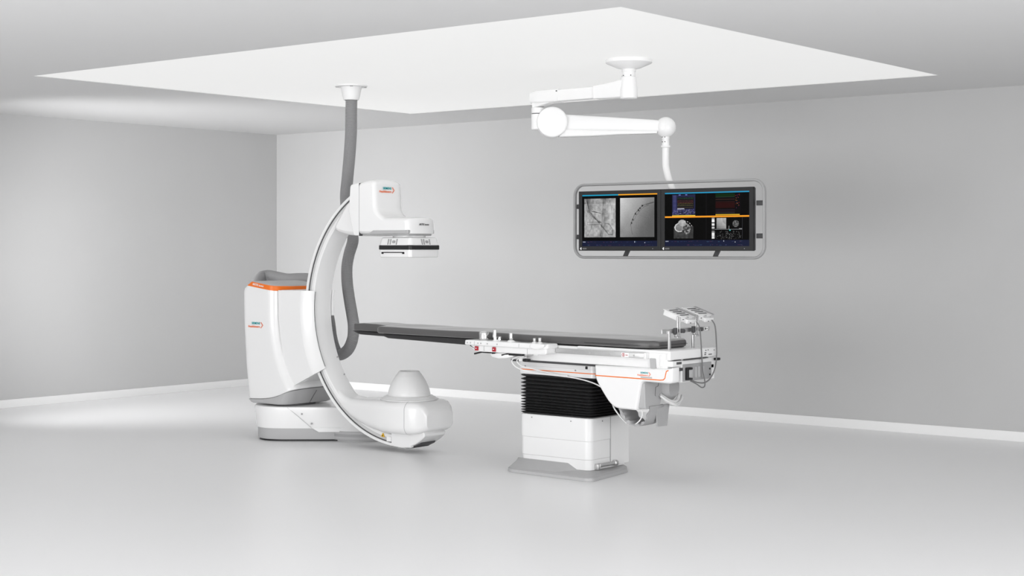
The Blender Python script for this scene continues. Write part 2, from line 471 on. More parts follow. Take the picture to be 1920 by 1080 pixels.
part('warning_symbol', prism([(-8.424, .114), (-8.412, .113), (-8.418, .130)], [(8.943, 0), (8.946, 0)]), 'dprint', cring)
part('sticker', box(-8.375, -8.33, 8.944, 8.952, .078, .115), 'wprint', cring, 'white label')
# detector head
gus = round_poly([(-8.71, 2.035), (-8.80, 1.955), (-8.90, 1.83), (-8.94, 1.765), (-8.90, 1.735), (-8.78, 1.708), (-8.60, 1.702), (-8.60, 2.035)], [.02, 0, 0, .03, .05, .05, 0, 0])
head = part('detector_arm', prism(gus, [(8.905, .03), (8.915, .015), (8.935, 0), (9.19, 0), (9.21, .02)]), 'white', mach, 'white gusset joining arm and detector head', ang=.7)
part('arm_end_block', prism(round_poly([(-8.715, 1.90), (-8.70, 2.09), (-8.69, 2.108), (-8.598, 2.124), (-8.598, 1.704), (-8.66, 1.704)], [.0, .02, .02, 0, 0, .02]), [(8.864, .006), (8.868, 0), (9.18, 0), (9.195, .01)]), 'white', head, ang=.7)
part('seam', box(-8.5985, -8.5965, 8.8625, 9.19, 1.70, 2.12), 'dgrey', head)
LP = [(-8.62, 1.715), (-8.62, 2.128), (-8.55, 2.148), (-8.49, 2.154), (-8.432, 2.140), (-8.425, 1.90), (-8.36, 1.848), (-8.12, 1.846), (-8.055, 1.838), (-8.048, 1.715)]
LP = round_poly(LP, [0, .01, .02, .03, .03, .06, .05, .05, .02, .004])
hb = prism(LP, [(8.863, .024), (8.867, .014), (8.875, .006), (8.888, .001), (8.905, 0), (8.95, 0), (9.0, 0), (9.05, 0), (9.10, 0), (9.14, 0), (9.17, .006), (9.19, .02), (9.197, .04)])
for v in hb.verts:
    u = (v.co.y-9.03)/.165
    if v.co.x > -8.25: v.co.x -= .035*u*u*(v.co.x+8.25)/.20
    if v.co.z > 1.95: v.co.z -= .022*u*u*(v.co.z-1.95)/.19*(1 if u > 0 else .7)
    elif v.co.z > 1.80 and v.co.x > -8.36: v.co.z -= .012*u*u*(v.co.z-1.80)/.05
lhd = part('detector_head', hb, 'white', mach, 'L-shaped white detector head', ang=.8)
brand_logo(lhd, (-8.4245, 8.920, 2.044), (0, 1, 0), (0, 0, 1), .0175)
part('lettering', text_bm('ARTIS icono', .021, (-8.0475, 8.965, 1.781), (0, 1, 0), (0, 0, 1), bold=.02), 'dprint', lhd, 'dark lettering', fin=False)
part('under_recess', prism(round_poly([(-8.47, 1.728), (-8.445, 1.744), (-8.075, 1.744), (-8.075, 1.718), (-8.44, 1.712), (-8.52, 1.712)], .006), [(8.860, .006), (8.8635, 0), (9.17, 0)]), 'lgrey', lhd, 'grey underside recess')
part('underside', box(-8.60, -8.10, 8.90, 9.17, 1.700, 1.716, bev=.005), 'lgrey', lhd)
det = part('detector', prism(rr_outline(-8.392, -8.068, 8.885, 9.213, .03), [(1.624, -.010), (1.630, -.012), (1.672, 0), (1.682, .004), (1.686, .012), (1.687, .03)], 'z'), 'white', mach, 'white flat-panel detector box with black band')
part('neck', lathe([(.128, 1.684), (.130, 1.690), (.130, 1.700), (.122, 1.704), (.122, 1.714)], -8.23, 9.05, 64), 'white', det)
part('bumper_band', prism(rr_outline(-8.406, -8.054, 8.871, 9.227, .03), [(1.591, .004), (1.594, 0), (1.622, 0), (1.626, .004)], 'z'), 'black', det, 'black rubber band')
part('detector_cover', prism(rr_outline(-8.400, -8.060, 8.877, 9.221, .03), [(1.530, .01), (1.535, .002), (1.592, 0)], 'z'), 'white', det)
bm = nb(); add_box(bm, -8.365, -8.125, 8.874, 8.88, 1.566, 1.573); add_box(bm, -8.365, -8.345, 8.874, 8.88, 1.558, 1.570); add_box(bm, -8.145, -8.125, 8.874, 8.88, 1.558, 1.570)
part('handle_slot', bm, 'black', det, 'black grip slot')
for base, rt in (((-8.295, 8.8785, 1.652), (1, 0, 0)), ((-8.0615, 9.010, 1.652), (0, 1, 0))):
    for dx, w, hh in ((0, .010, .046), (.024, .010, .046), (.058, .032, .022), (.090, .010, .046)):
        R = Vector(rt); U = Vector((0, .25, 1)).normalized() if rt[0] else Vector((-.25, 0, 1)).normalized()
        N = R.cross(U); bm = nb()
        P = [Vector(base)+R*(dx+a)+U*b for a, b in rr_outline(-w/2, w/2, -hh/2, hh/2, min(w, hh)*.45, 4)]
        loft(bm, [[p-N*.004 for p in P], [p+N*.003 for p in P]])
        part('button', bm, 'grey', det)

# ------------------------------------------------------------------ hose
hose = thing('corrugated_hose', 'grey ribbed cable hose looping from the ceiling down behind the C-arm', 'hose', (-9.02, 9.2, HC))
path = [(-9.027, 9.215, 2.839), (-9.035, 9.22, 2.711), (-9.067, 9.25, 2.56), (-9.132, 9.3, 2.387), (-9.236, 9.38, 2.191), (-9.334, 9.46, 2.015), (-9.361, 9.53, 1.834), (-9.346, 9.56, 1.683), (-9.39, 9.56, 1.559), (-9.409, 9.55, 1.444), (-9.396, 9.54, 1.306), (-9.361, 9.53, 1.169), (-9.319, 9.52, 1.033), (-9.281, 9.5, 0.935), (-9.274, 9.48, 0.827), (-9.321, 9.47, 0.734), (-9.407, 9.46, 0.69), (-9.465, 9.46, 0.734), (-9.517, 9.47, 0.837), (-9.566, 9.49, 0.982), (-9.649, 9.52, 1.141), (-9.769, 9.56, 1.263), (-9.923, 9.6, 1.326), (-10.101, 9.64, 1.331), (-10.274, 9.66, 1.326), (-10.413, 9.66, 1.343), (-10.519, 9.64, 1.355), (-10.546, 9.58, 1.333), (-10.5, 9.5, 1.263), (-10.391, 9.42, 1.151), (-10.25, 9.36, 1.06), (-10.08, 9.30, 1.02), (-9.966, 9.28, 1.01)]
pl = resample(catmull(path, 24), .0032)
rad = [.0455 if (i//1) % 3 == 0 else .050 for i in range(len(pl))]
part('ribbed_tube', sweep(nb(), pl, rad, 18), 'hose', hose, ang=1.2)
fl = part('ceiling_flange', lathe([(.135, HC+.003), (.135, HC-.008), (.088, HC-.012), (.084, HC-.03), (.072, HC-.09), (.064, HC-.118), (.055, HC-.120), (.055, HC-.10)], -9.03, 9.215, 48), 'whitem', hose, 'white funnel-shaped ceiling flange')
for k in range(4):
    a = PI/4+k*PI/2
    bm = nb(); x, y = -9.03+.115*math.cos(a), 9.215+.115*math.sin(a)
    cyl(bm, (x, y, HC-.016), (x, y, HC-.006), .012, 10)
    part('bolt', bm, 'lgrey', fl)

# ------------------------------------------------------------------ patient table
SH = .0075
tab = thing('patient_table', 'white patient examination table with black cantilevered top on a bellows column', 'examination table', (-6.65, 9.05, 0))
basP = round_poly([(-6.97, 8.72), (-6.895, 8.650), (-6.20, 8.615), (-6.165, 8.65), (-6.235, 9.165), (-6.33, 9.30), (-6.98, 9.38), (-7.06, 9.0)], .025)
bp = part('base_plate', prism(basP, [(0, .0), (.004, -.003), (.022, 0), (.030, .012), (.032, .03)], 'z'), 'lgrey', tab, 'grey base plate')
bm = nb()
q0 = [(-7.02, 8.86, .03), (-6.93, 8.675, .03), (-6.52, 8.67, .03), (-6.44, 8.86, .03)]
q1 = [(-6.985, 8.86, .078), (-6.955, 8.83, .078), (-6.57, 8.825, .076), (-6.53, 8.86, .076)]
loft(bm, [q0, q1]); part('base_ramp', bm, 'lgrey', bp)
def rect(i, r=.05): return rr_outline(-6.972+i, -6.335-i, 8.848+i, 9.34-i, r)
colm = part('column', prism(rect(.006), [(.030, .012), (.036, .002), (.106, 0), (.109, -.0025)], 'z'), 'white', tab, 'white lower column casing')
part('casing_tier', prism(rect(.003), [(.109, .002), (.111, 0), (.236, 0), (.239, -.0025)], 'z'), 'white', colm)
part('casing_tier', prism(rect(0), [(.239, .002), (.241, 0), (.396, 0), (.402, .004), (.403, .03)], 'z'), 'white', colm)
part('casing_tier', box(-6.344, -6.3335, 9.10, 9.332, .05, .398), 'whitem', colm)
part('seam', box(-6.338, -6.3325, 9.098, 9.1015, .05, .398), 'grey', colm)
bm = nb(); cyl(bm, (-6.318, 8.94, .066), (-6.318, 9.13, .064), .013, 14); cyl(bm, (-6.318, 9.12, .066), (-6.318, 9.155, .064), .021, 16, bev=.004)
add_box(bm, -6.34, -6.31, 8.915, 8.942, .035, .078, bev=.004)
part('release_lever', bm, 'steel', colm, 'steel lever')
bm = nb()
for x, z in ((-6.5, .375), (-6.85, .38)): cyl(bm, (x, 8.852, z), (x, 8.845, z), .005, 8)
cyl(bm, (-6.34, 9.0, .375), (-6.333, 9.0, .375), .006, 8)
parts('screw', bm, 'grey', colm)
# bellows
N = 13; zs = [.402]
for k in range(N): zs.append(zs[-1] + .0165*(1+.065*k))
f = (.692-.402)/(zs[-1]-.402); zs = [.402+(z-.402)*f for z in zs]
L = [(zs[0], .012)]
for a, b in zip(zs, zs[1:]):
    h = b-a
    L += [(a+h*.36, -.001), (a+h*.5, -.006), (a+h*.64, -.001), (b, .034)]
part('bellows', prism(rr_outline(-6.968, -6.318, 8.848, 9.335, .045), L, 'z'), 'bellows', tab, 'black pleated rubber bellows', shear=SH, ang=1.0)
# head of the column
hd = part('lift_head', prism(rr_outline(-6.972, -6.285, 8.835, 9.34, .04), [(.688, .006), (.692, 0), (.775, 0), (.781, .005), (.782, .02)], 'z'), 'white', tab, shear=SH)
part('orange_line', prism(rr_outline(-6.9735, -6.2835, 8.8335, 9.3415, .041), [(.7185, 0), (.7245, 0)], 'z'), 'orange', hd, 'thin orange line', shear=SH)
part('seam', prism(rr_outline(-6.973, -6.284, 8.834, 9.341, .041), [(.7485, 0), (.7495, 0)], 'z'), 'lgrey', hd, shear=SH)
bm = nb(); add_box(bm, -6.362, -6.345, 8.829, 8.84, .752, .772, bev=.002)
part('connector', bm, 'black', hd, shear=SH)
bm = nb()
for x, z in ((-6.45, .738), (-6.9, .745)): cyl(bm, (x, 8.838, z), (x, 8.831, z), .006, 8)
parts('screw', bm, 'grey', hd, shear=SH)
part('slide_gap', box(-6.99, -5.60, 8.78, 9.30, .780, .801), 'dgrey', tab, 'dark gap under the table frame', shear=SH)
# table frame
fr = part('table_frame', box(-7.02, -5.612, 8.722, 9.275, .80, .917, bev=.008), 'whitem', tab, 'white table frame', shear=SH)
part('frame_cover', box(-6.35, -5.60, 8.716, 9.285, .903, .922, bev=.006), 'white', fr, shear=SH)
rl = part('accessory_rail', box(-6.512, -5.772, 8.682, 8.695, .866, .901, bev=.002), 'steel', tab, 'steel side rail', shear=SH)
for x in (-6.48, -6.36, -6.22, -6.05, -5.85):
    bm = nb(); cyl(bm, (x, 8.68, .883), (x, 8.725, .883), .007, 10); part('bolt', bm, 'steel', rl, shear=SH)
part('rail_end', box(-5.772, -5.755, 8.68, 8.724, .862, .905, bev=.004), 'whitem', rl, shear=SH)
part('sticker', box(-5.952, -5.893, 8.6795, 8.683, .868, .898), 'wprint', rl, 'white warning sticker', shear=SH)
bm = nb()
for k in range(24):
    a0, a1 = 2*PI*k/24, 2*PI*(k+1)/24
    p = [Vector((-5.935+r*math.cos(a), y, .883+r*math.sin(a))) for a, r, y in ((a0, .0125, 8.679), (a1, .0125, 8.679), (a1, .0095, 8.679), (a0, .0095, 8.679))]
    bm.faces.new([bm.verts.new(q) for q in p])
add_box(bm, -5.938, -5.932, 8.6785, 8.680, .876, .890); add_box(bm, -5.917, -5.900, 8.6785, 8.680, .880, .884)
part('warning_symbol', bm, 'red', rl, 'red ring symbol', shear=SH)
part('grip_latch', prism(round_poly([(-5.735, .800), (-5.742, .868), (-5.700, .866), (-5.695, .800)], .006), [(8.708, 0), (8.73, 0)]), 'lgrey', fr, 'grey latch', shear=SH)
bm = nb(); add_box(bm, -5.668, -5.640, 8.716, 8.724, .815, .895, bev=.002); part('service_hatch', bm, 'white', fr, shear=SH)
# the end of the frame
ep = part('end_panel', box(-5.625, -5.585, 8.72, 9.315, .858, .921, bev=.008), 'white', tab, 'white end panel', shear=SH)
bm = nb(); add_box(bm, -5.60, -5.581, 8.765, 8.85, .853, .859); add_box(bm, -5.60, -5.583, 8.90, 9.20, .851, .857); add_box(bm, -5.59, -5.5835, 9.205, 9.25, .872, .878)
parts('slot', bm, 'dgrey', ep, shear=SH)
bm = nb()
for y, z, w in ((9.165, .905, .012), (9.195, .906, .010), (9.155, .888, .02), (9.152, .876, .02), (9.275, .902, .008)): add_box(bm, -5.5865, -5.5835, y, y+w, z-.003, z+.003)
parts('label_mark', bm, 'dprint', ep, shear=SH)
part('lower_end_frame', box(-5.64, -5.60, 8.88, 9.315, .70, .85, bev=.008), 'white', ep, shear=SH)
cp = part('connector_plate', box(-5.605, -5.594, 8.895, 9.262, .706, .822, bev=.003), 'grey', ep, 'grey connector plate', shear=SH)
bm = nb(); add_box(bm, -5.60, -5.578, 8.92, 8.945, .715, .80, bev=.004); add_box(bm, -5.60, -5.572, 8.93, 8.985, .785, .80, bev=.004); add_box(bm, -5.60, -5.572, 8.93, 8.985, .715, .728, bev=.004)
part('plug', bm, 'black', cp, 'black plug', shear=SH)
part('socket', box(-5.60, -5.578, 8.95, 8.995, .73, .785, bev=.004), 'lgrey', cp, shear=SH)
for y in (9.045, 9.085, 9.135): part('socket', box(-5.60, -5.588, y, y+.022, .725, .80, bev=.004), 'lgrey', cp, shear=SH)
bm = nb()
for z in (.735, .775): cyl(bm, (-5.60, 9.235, z), (-5.588, 9.235, z), .006, 10)
parts('screw', bm, 'black', cp, shear=SH)
bm = nb(); add_box(bm, -5.70, -5.572, 8.728, 8.84, .815, .853, bev=.006); part('corner_handle', bm, 'whitem', ep, shear=SH)
bm = nb(); add_box(bm, -5.573, -5.568, 8.775, 8.835, .830, .846, bev=.002); part('handle_opening', bm, 'dgrey', ep, shear=SH)
part('black_clip', box(-5.60, -5.572, 9.30, 9.345, .828, .846, bev=.003), 'black', ep, shear=SH)
# side cover (drive casing)
shP = [(-6.195, .795), (-6.188, .70), (-6.135, .62), (-6.075, .545), (-6.03, .515), (-5.985, .508), (-5.852, .505), (-5.812, .690), (-5.79, .703), (-5.585, .699), (-5.562, .712), (-5.560, .806), (-5.60, .798)]
shP = round_poly(shP, [.004, .03, .05, .05, .03, .03, .012, .03, .03, .02, .02, .006, .0])
sh = part('drive_cover', prism(shP, [(8.705, .012), (8.708, .006), (8.718, 0), (8.79, 0), (8.80, .01)]), 'white', tab, 'white side cover', shear=0, ang=.7)
ol = [Vector((x, 8.7065, z)) for x, z in ((-6.186, .7255), (-5.655, .7205), (-5.630, .7235), (-5.618, .735), (-5.612, .76), (-5.606, .782), (-5.59, .788))]
part('orange_line', sweep(nb(), ol, .0042, 8), 'orange', sh, 'thin orange line')
brand_logo(sh, (-5.835, 8.7045, .742), (1, 0, 0), (0, 0, 1), .0108)
part('grip_recess', box(-5.81, -5.72, 8.7025, 8.7075, .728, .737, bev=.002), 'lgrey', sh)
part('end_casing', prism(round_poly([(8.722, .695), (8.735, .512), (8.925, .512), (8.94, .60), (8.95, .695)], [.02, .02, .02, .02, .02]), [(-5.86, 0), (-5.80, 0), (-5.795, .006)], 'x'), 'lgrey', tab, 'grey end casing', shear=0)
part('seam', sweep(nb(), [Vector((-5.794, y, z)) for y, z in ((8.90, .69), (8.893, .66), (8.862, .655), (8.855, .60), (8.862, .595))], .0016, 6), 'dgrey', tab)
bag = [(-5.86, 8.945, 9.08, .60, .715, .03), (-5.82, 8.935, 9.11, .565, .715, .05), (-5.785, 8.94, 9.115, .555, .712, .06), (-5.755, 8.97, 9.10, .585, .705, .05)]
part('cable_bag', loft(nb(), [rr_section(*s) for s in bag]), 'cloth', tab, 'grey fabric cable bag', ang=1.2)
bm = nb()
tube([(-5.78, 8.90, .595), (-5.755, 8.93, .565), (-5.735, 8.985, .54), (-5.735, 9.05, .535), (-5.74, 9.10, .555), (-5.75, 9.13, .58)], .010, 8, 10, bm)
tube([(-5.78, 8.905, .592), (-5.76, 8.94, .555), (-5.73, 8.99, .532), (-5.728, 9.04, .524), (-5.74, 9.09, .54), (-5.75, 9.12, .56)], .008, 8, 10, bm)
tube([(-5.79, 8.91, .60), (-5.75, 8.96, .56), (-5.74, 9.01, .55), (-5.745, 9.06, .56), (-5.755, 9.10, .59)], .012, 8, 10, bm)
part('cable_bundle', bm, 'clear', tab, 'translucent white cable loops', ang=1.2)
# fabric sling below the cover
rings = []
slp = catmull([(-6.045, 0, .545), (-6.03, 0, .47), (-5.985, 0, .415), (-5.92, 0, .392), (-5.86, 0, .40), (-5.815, 0, .44), (-5.79, 0, .53)], 7)
for k, p in enumerate(slp):
    q = slp[min(k+1, len(slp)-1)]-slp[max(k-1, 0)]; nx, nz = -q.z/q.length, q.x/q.length
    th = .012+.006*math.sin(k*.9); wv = .004*math.sin(k*1.3)
    rings.append([(p.x+nx*th+wv, 8.79, p.z+nz*th), (p.x-nx*.004, 8.782+wv, p.z-nz*.004), (p.x-nx*.006, 8.87, p.z-nz*.006), (p.x-nx*.004, 8.955+wv, p.z-nz*.004), (p.x+nx*th, 8.96, p.z+nz*th), (p.x+nx*(th*.5+wv), 8.87, p.z+nz*(th*.5+wv))])
slg = part('cable_sling', loft(nb(), rings), 'cloth', tab, 'grey fabric cable sling', ang=1.2)
part('hanging_flap', prism(round_poly([(8.87, .53), (8.88, .385), (9.0, .380), (9.03, .53)], .01), [(-5.80, 0), (-5.79, 0)], 'x'), 'cloth', tab, 'grey hanging flap')
bm = nb(); tube([(-6.09, 8.76, .56), (-6.08, 8.78, .50), (-6.04, 8.80, .44), (-5.99, 8.80, .40)], .005, 8, 10, bm)
part('white_strap', bm, 'whitem', slg, 'white strap')
bm = nb(); tube([(-5.86, 8.79, .52), (-5.855, 8.79, .47), (-5.875, 8.79, .43), (-5.91, 8.79, .40)], .0045, 8, 8, bm)
part('white_strap', bm, 'whitem', slg)
# carbon top
ct = [(-8.255, 8.78, 9.16, .923, 0.9285, .003), (-8.24, 8.765, 9.175, .905, .9285, .008), (-8.19, 8.755, 9.185, .893, .9285, .012), (-7.4, 8.745, 9.195, .879, .9285, .014), (-6.6, 8.745, 9.195, .870, .9285, .014), (-5.77, 8.755, 9.19, .90, .928, .012)]
part('table_top', loft(nb(), [rr_section(*s) for s in ct]), 'carbon', tab, 'black carbon table top', shear=SH)
ht = [(-8.70, 8.90, 9.08, .9235, .9265, .001), (-8.66, 8.885, 9.09, .914, .9275, .004), (-8.60, 8.875, 9.10, .9, .9285, .008), (-8.24, 8.865, 9.11, .894, .9285, .012)]
part('head_plate', loft(nb(), [rr_section(*s) for s in ht]), 'carbon', tab, 'black head end plate', shear=SH)
# accessory frame at the foot end that carries the two boxes
rf = part('foot_rail', box(-5.672, -5.660, 8.735, 9.345, 1.026, 1.056, bev=.002), 'steel', tab, 'steel cross rail above the foot end')
for y in (8.805, 9.105):
    part('rail_post', box(-5.662, -5.648, y, y+.022, .91, 1.045, bev=.002), 'steel', rf, 'steel upright')
part('sticker', box(-5.6605, -5.6585, 9.275, 9.322, 1.029, 1.053), 'wprint', rf, 'white sticker')
bm = nb(); cyl(bm, (-5.6585, 9.287, 1.041), (-5.6575, 9.287, 1.041), .008, 12); add_box(bm, -5.6585, -5.6575, 9.30, 9.315, 1.039, 1.043)
part('sticker_print', bm, 'dprint', rf)

# ------------------------------------------------------------------ mattress
mt = thing('mattress', 'long dark grey padded mattress lying on the table top', 'mattress', (-7.2, 8.97, .925))
rings = []
xs = np.linspace(-8.295, -5.735, 90)
for x in xs:
    s = (x+8.295)/2.56
    wav = .0045*math.sin(5.2*s*PI+.6)*(1-s)**.6 + .002*math.sin(17*s+1)
    e = min(1, (x+8.295)/.02, (-5.735-x)/.03)
    ins = .02*(1-math.sqrt(max(0, 1-(1-e)**2)))
    right = max(0, (s-.93)/.07)
    y0 = 8.738+ins+.06*right**2; y1 = 9.205-ins-.03*right**2
    zb, zt = .930, .981-ins*.4+wav*.4
    r = .012
    pts = []
    n = 14
    # bottom, then sides, then a wavy top
    pts += [(x, y1, zb+.004), (x, y1+.003, zb+.02), (x, y1+.002, zt-r), (x, y1-.004, zt-.003)]
    for k in range(n+1):
        u = k/n; y = y1-.012+(y0+.012-(y1-.012))*u
        d = .0035*math.sin(9*s*PI+u*2.2)*math.sin(u*PI)+.003*math.sin(31*s+3*u)*math.sin(u*PI)*(1-s)
        pts.append((x, y, zt+d+.002*math.sin(u*PI)))
    pts += [(x, y0+.004, zt-.003), (x, y0-.002, zt-r), (x, y0-.003, zb+.02), (x, y0, zb+.004), (x, y0+.01, zb), (x, y1-.01, zb)]
    rings.append(pts)
bp_ = part('body_pad', loft(nb(), rings), 'pad', mt, shear=SH, ang=.9)
pp = [Vector((x, y, .947)) for x, y in ((-6.3, 8.7335), (-5.95, 8.7335), (-5.86, 8.738), (-5.78, 8.775), (-5.735, 8.82), (-5.7325, 9.0), (-5.7325, 9.17))]
part('seam', sweep(nb(), pp, .0015, 6), 'black', bp_, shear=SH)
hp = [(-8.665, 8.882, 9.11, .940, .978, .004), (-8.655, 8.868, 9.12, .932, .986, .008), (-8.55, 8.862, 9.125, .931, .992, .01), (-8.40, 8.858, 9.13, .931, .990, .01), (-8.285, 8.856, 9.13, .931, .982, .01)]
part('head_pad', loft(nb(), [rr_section(*s) for s in hp]), 'pad', mt, 'narrow head end pad', shear=SH)

# ------------------------------------------------------------------ control console on the table side
con = thing('control_console', 'white control console with chrome joysticks clamped to the table side', 'control panel', (-6.88, 8.63, .89))
topP = [(-7.252, 8.565), (-6.56, 8.565), (-6.515, 8.60), (-6.515, 8.715), (-7.21, 8.715), (-7.252, 8.69)]
topP = round_poly(topP, [.015, .03, .02, .004, .02, .02])
ctop = part('console_top', prism(topP, [(.893, .016), (.897, .004), (.902, 0), (.926, .002), (.931, .006), (.933, .02)], 'z'), 'white', con, shear=SH)
lowP = [(-7.225, .893), (-7.175, .856), (-7.14, .852), (-6.72, .853), (-6.535, .858), (-6.520, .868), (-6.520, .897), (-7.225, .897)]
clow = part('console_body', prism(round_poly(lowP, [.01, .02, .01, .01, .01, .01, 0, 0]), [(8.588, .008), (8.592, 0), (8.708, 0), (8.712, .006)]), 'whitem', con, shear=SH)
part('rounded_wing', prism(round_poly([(-6.66, .905), (-6.60, .886), (-6.535, .905), (-6.52, .93), (-6.64, .935)], [.02, .04, .02, .02, .02]), [(8.56, .008), (8.566, 0), (8.70, 0)]), 'white', ctop, shear=SH)
for x in (-7.165, -7.003):
    b_ = part('red_button', box(x, x+.030, 8.578, 8.59, .858, .889, bev=.003), 'red', clow, 'red square button', shear=SH)
    part('button_mark', box(x+.010, x+.018, 8.5765, 8.579, .871, .878), 'wprint', b_, shear=SH)
bm = nb()
for x in (-7.222, -7.192, -7.122, -7.095, -7.035, -6.945): cyl(bm, (x, 8.569, .913), (x, 8.563, .913), .0055, 10)
parts('button', bm, 'lgrey', ctop, shear=SH)
bm = nb()
for x in (-7.157, -6.747): add_box(bm, x, x+.0015, 8.5635, 8.566, .899, .926)
parts('seam', bm, 'lgrey', ctop, shear=SH)
bm = nb()
for x in (-7.085, -6.69): add_box(bm, x, x+.002, 8.5865, 8.589, .858, .892)
parts('seam', bm, 'grey', clow, shear=SH)
part('display', box(-6.82, -6.72, 8.625, 8.69, .932, .9345, bev=.001), 'dgrey', ctop, 'small dark display', shear=SH)
k_ = part('round_knob', lathe([(.026, .932), (.029, .938), (.035, .942), (.036, .948), (.036, .985), (.033, .992), (.02, .996)], -7.115, 8.625, 32), 'chrome', con, 'large chrome knob', shear=SH)
bm = nb(); lathe([(.028, .931), (.024, .938), (.016, .941)], -7.005, 8.63, 24, bm); part('stick_base', bm, 'whitem', con, shear=SH)
bm = nb(); lathe([(.012, .938), (.0125, .955), (.016, .958), (.0165, 1.008), (.014, 1.012)], -7.010, 8.622, 24, bm); lathe([(.012, .935), (.013, .960), (.011, .964)], -6.985, 8.645, 18, bm)
part('joystick', bm, 'chrome', con, 'tall chrome joystick', shear=SH)
bm = nb(); lathe([(.030, .931), (.025, .939), (.017, .943)], -6.868, 8.63, 24, bm); part('stick_base', bm, 'whitem', con, shear=SH)
bm = nb(); lathe([(.012, .94), (.013, .955), (.015, .958), (.0155, .990), (.013, .994)], -6.868, 8.63, 24, bm); part('joystick', bm, 'chrome', con, 'chrome joystick', shear=SH)
for x, hgt in ((-6.665, .962), (-6.618, .966)):
    bm = nb(); lathe([(.021, .931), (.019, .937), (.012, .94)], x, 8.64, 24, bm); part('knob_base', bm, 'whitem', con, shear=SH)
    bm = nb(); lathe([(.010, .938), (.0115, .944), (.0125, hgt), (.010, hgt+.004)], x, 8.64, 20, bm); part('small_knob', bm, 'steel', con, 'small metal knob', shear=SH)
# parts under the console
bm = nb(); tube([(-7.185, 8.60, .832), (-7.13, 8.61, .846), (-7.10, 8.62, .85)], .006, 6, 10, bm); add_box(bm, -7.115, -7.045, 8.60, 8.63, .842, .858, bev=.004); add_box(bm, -7.025, -6.99, 8.60, 8.63, .838, .852, bev=.003)
part('clamp_lever', bm, 'black', clow, 'black clamp lever', shear=SH)
bm = nb(); tube([(-6.93, 8.60, .835), (-6.88, 8.61, .845), (-6.85, 8.62, .848)], .006, 6, 10, bm); add_box(bm, -6.87, -6.75, 8.60, 8.66, .836, .855, bev=.004)
part('clamp_lever', bm, 'black', clow, 'black clamp lever', shear=SH)
dish = [(-7.05, 8.615, 8.66, .830, .840, .004), (-7.02, 8.60, 8.68, .812, .846, .012), (-6.96, 8.595, 8.685, .805, .85, .015), (-6.90, 8.60, 8.68, .812, .85, .012), (-6.84, 8.615, 8.66, .826, .84, .004)]
part('under_tray', loft(nb(), [rr_section(*s) for s in dish]), 'white', clow, shear=SH)
part('steel_bracket', box(-6.745, -6.725, 8.62, 8.70, .838, .856, bev=.002), 'steel', clow, shear=SH)
part('clip', box(-6.66, -6.625, 8.62, 8.64, .845, .855, bev=.002), 'white', clow, shear=SH)
part('plug', prism(rr_outline(-6.83, -6.79, .79, .83, .01), [(8.66, .005), (8.67, 0), (8.715, 0)]), 'whitem', con, shear=SH)
part('plug', box(-6.79, -6.745, 8.66, 8.70, .793, .812, bev=.004), 'black', con, 'black plug', shear=SH)
bm = nb()
tube([(-6.76, 8.64, .835), (-6.82, 8.63, .828), (-6.87, 8.64, .80), (-6.86, 8.66, .762), (-6.82, 8.69, .735), (-6.74, 8.73, .715), (-6.62, 8.79, .700), (-6.47, 8.81, .690), (-6.33, 8.81, .672), (-6.21, 8.80, .640), (-6.13, 8.80, .58)], .0048, 10, 8, bm)
tube([(-6.745, 8.65, .83), (-6.80, 8.65, .825), (-6.84, 8.66, .80), (-6.82, 8.68, .765), (-6.76, 8.72, .745), (-6.70, 8.77, .725), (-6.60, 8.80, .705), (-6.50, 8.81, .70)], .004, 10, 8, bm)
part('white_cable', bm, 'whitem', con, 'white looping cables', ang=1.2)

